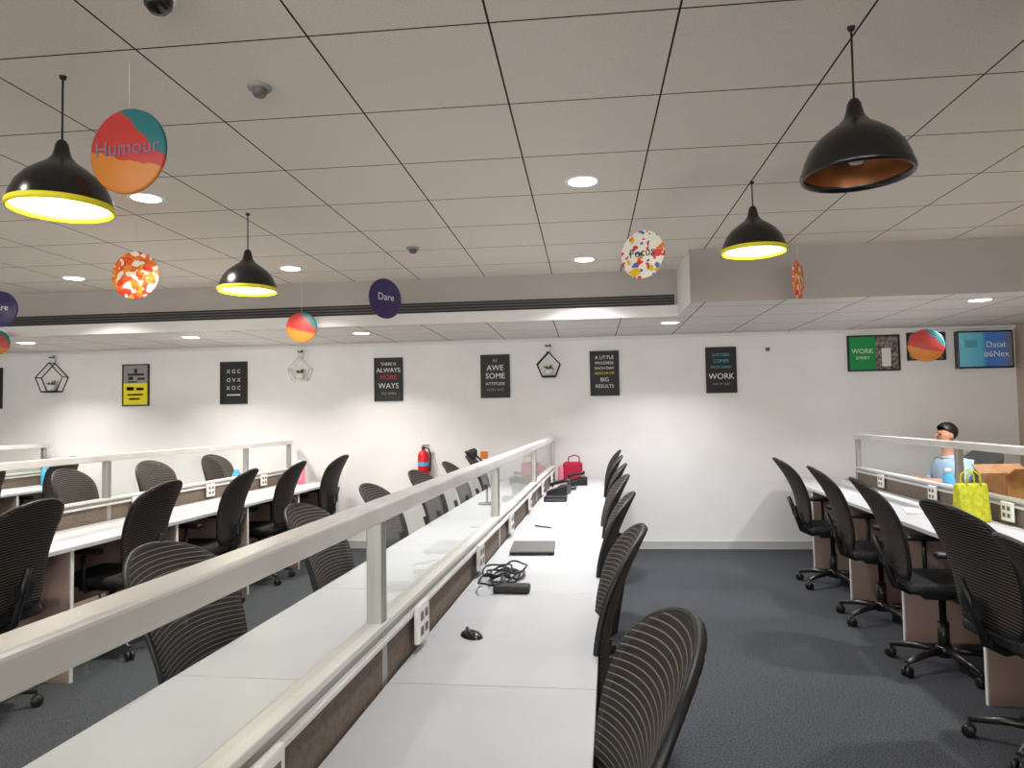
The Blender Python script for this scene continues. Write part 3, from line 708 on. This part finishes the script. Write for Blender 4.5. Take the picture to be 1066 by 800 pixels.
body=skinned('body',V,E_,M['skin'],pt,2)
SV=[((0,0,.60),(.145,.165)),((0,0,.74),(.12,.155)),((-.01,0,.91),(.122,.168)),((-.015,0,.99),(.082,.11)),((-.025,0,1.035),.062)]; SE=[(0,1),(1,2),(2,3),(3,4)]
for s in (1,-1):
    b=len(SV); SV+=[((-.005,s*.17,.94),.064),((-.06,s*.205,.77),.056),((-.12,s*.19,.77),.052)]; SE+=[(2,b),(b,b+1),(b+1,b+2)]
skinned('shirt',SV,SE,M['shirt'],pt,2)
TV_=[((0,0,.57),(.14,.16))]; TE=[]
for s in (1,-1):
    b=len(TV_); TV_+=[((-.03,s*.09,.56),.095),((-.40,s*.11,.56),.074),((-.42,s*.11,.30),.062),((-.415,s*.11,.10),.052)]; TE+=[(0,b),(b,b+1),(b+1,b+2),(b+2,b+3)]
skinned('trousers',TV_,TE,M['trouser'],pt,2)
bm=bmesh.new(); bm_sphere(bm,(-.035,0,1.228),.092,1.04,.86,.95,24,16)
bmesh.ops.bisect_plane(bm,geom=bm.verts[:]+bm.edges[:]+bm.faces[:],plane_co=(-.075,0,1.245),plane_no=(-.72,0,-.70),clear_outer=True)
link('hair',bm,M['hair'],pt)
bm=bmesh.new(); bm_tube(bm,[(-.128,0,1.212),(-.147,0,1.186),(-.134,0,1.176)],[.006,.010,.008],8); link('nose',bm,M['skin'],pt)
bm=bmesh.new(); bm_tube(bm,[(-.137,-.022,1.148),(-.143,0,1.146),(-.137,.022,1.148)],[.004,.007,.004],8); link('mouth',bm,mat('lips',(150,84,74),.5),pt)
for s in (1,-1):
    bm=bmesh.new(); bm_sphere(bm,(-.117,s*.026,1.205),.010,.7,1.2,.8,10,8); link('eye',bm,M['hair'],pt)
    bm=bmesh.new(); bm_sphere(bm,(-.045,s*.078,1.19),.022,.8,.35,1.25,12,8); link('ear',bm,M['skin'],pt)
chair(3.11,7.0,-1,'black mesh office chair under the seated person','black mesh chairs behind the right-hand screen',.25)
# ------------------------------------------------------------------ camera
cam=bpy.data.cameras.new('camera'); co=bpy.data.objects.new('camera',cam); C.objects.link(co); SC.camera=co
f,p,yw,r=745.45,.0457,.1045,-.0171
cam.sensor_fit='HORIZONTAL'; cam.sensor_width=36; cam.lens=f/1066*36; cam.clip_start=.05; cam.clip_end=60
F=Vector((-math.sin(yw)*math.cos(p),math.cos(yw)*math.cos(p),math.sin(p))); rt=Vector((math.cos(yw),math.sin(yw),0)); up=rt.cross(F)
R=rt*math.cos(r)+up*math.sin(r); U=-rt*math.sin(r)+up*math.cos(r)
co.matrix_world=Matrix(((R.x,U.x,-F.x,0),(R.y,U.y,-F.y,0),(R.z,U.z,-F.z,CAMZ),(0,0,0,1)))
w=bpy.data.worlds.new('world'); SC.world=w; w.use_nodes=True; w.node_tree.nodes['Background'].inputs[0].default_value=(.6,.6,.62,1); w.node_tree.nodes['Background'].inputs[1].default_value=.3
SC.view_settings.view_transform='Standard'; SC.view_settings.look='None'; SC.view_settings.gamma=1; SC.view_settings.use_curve_mapping=False
SC.view_settings.exposure=0.37
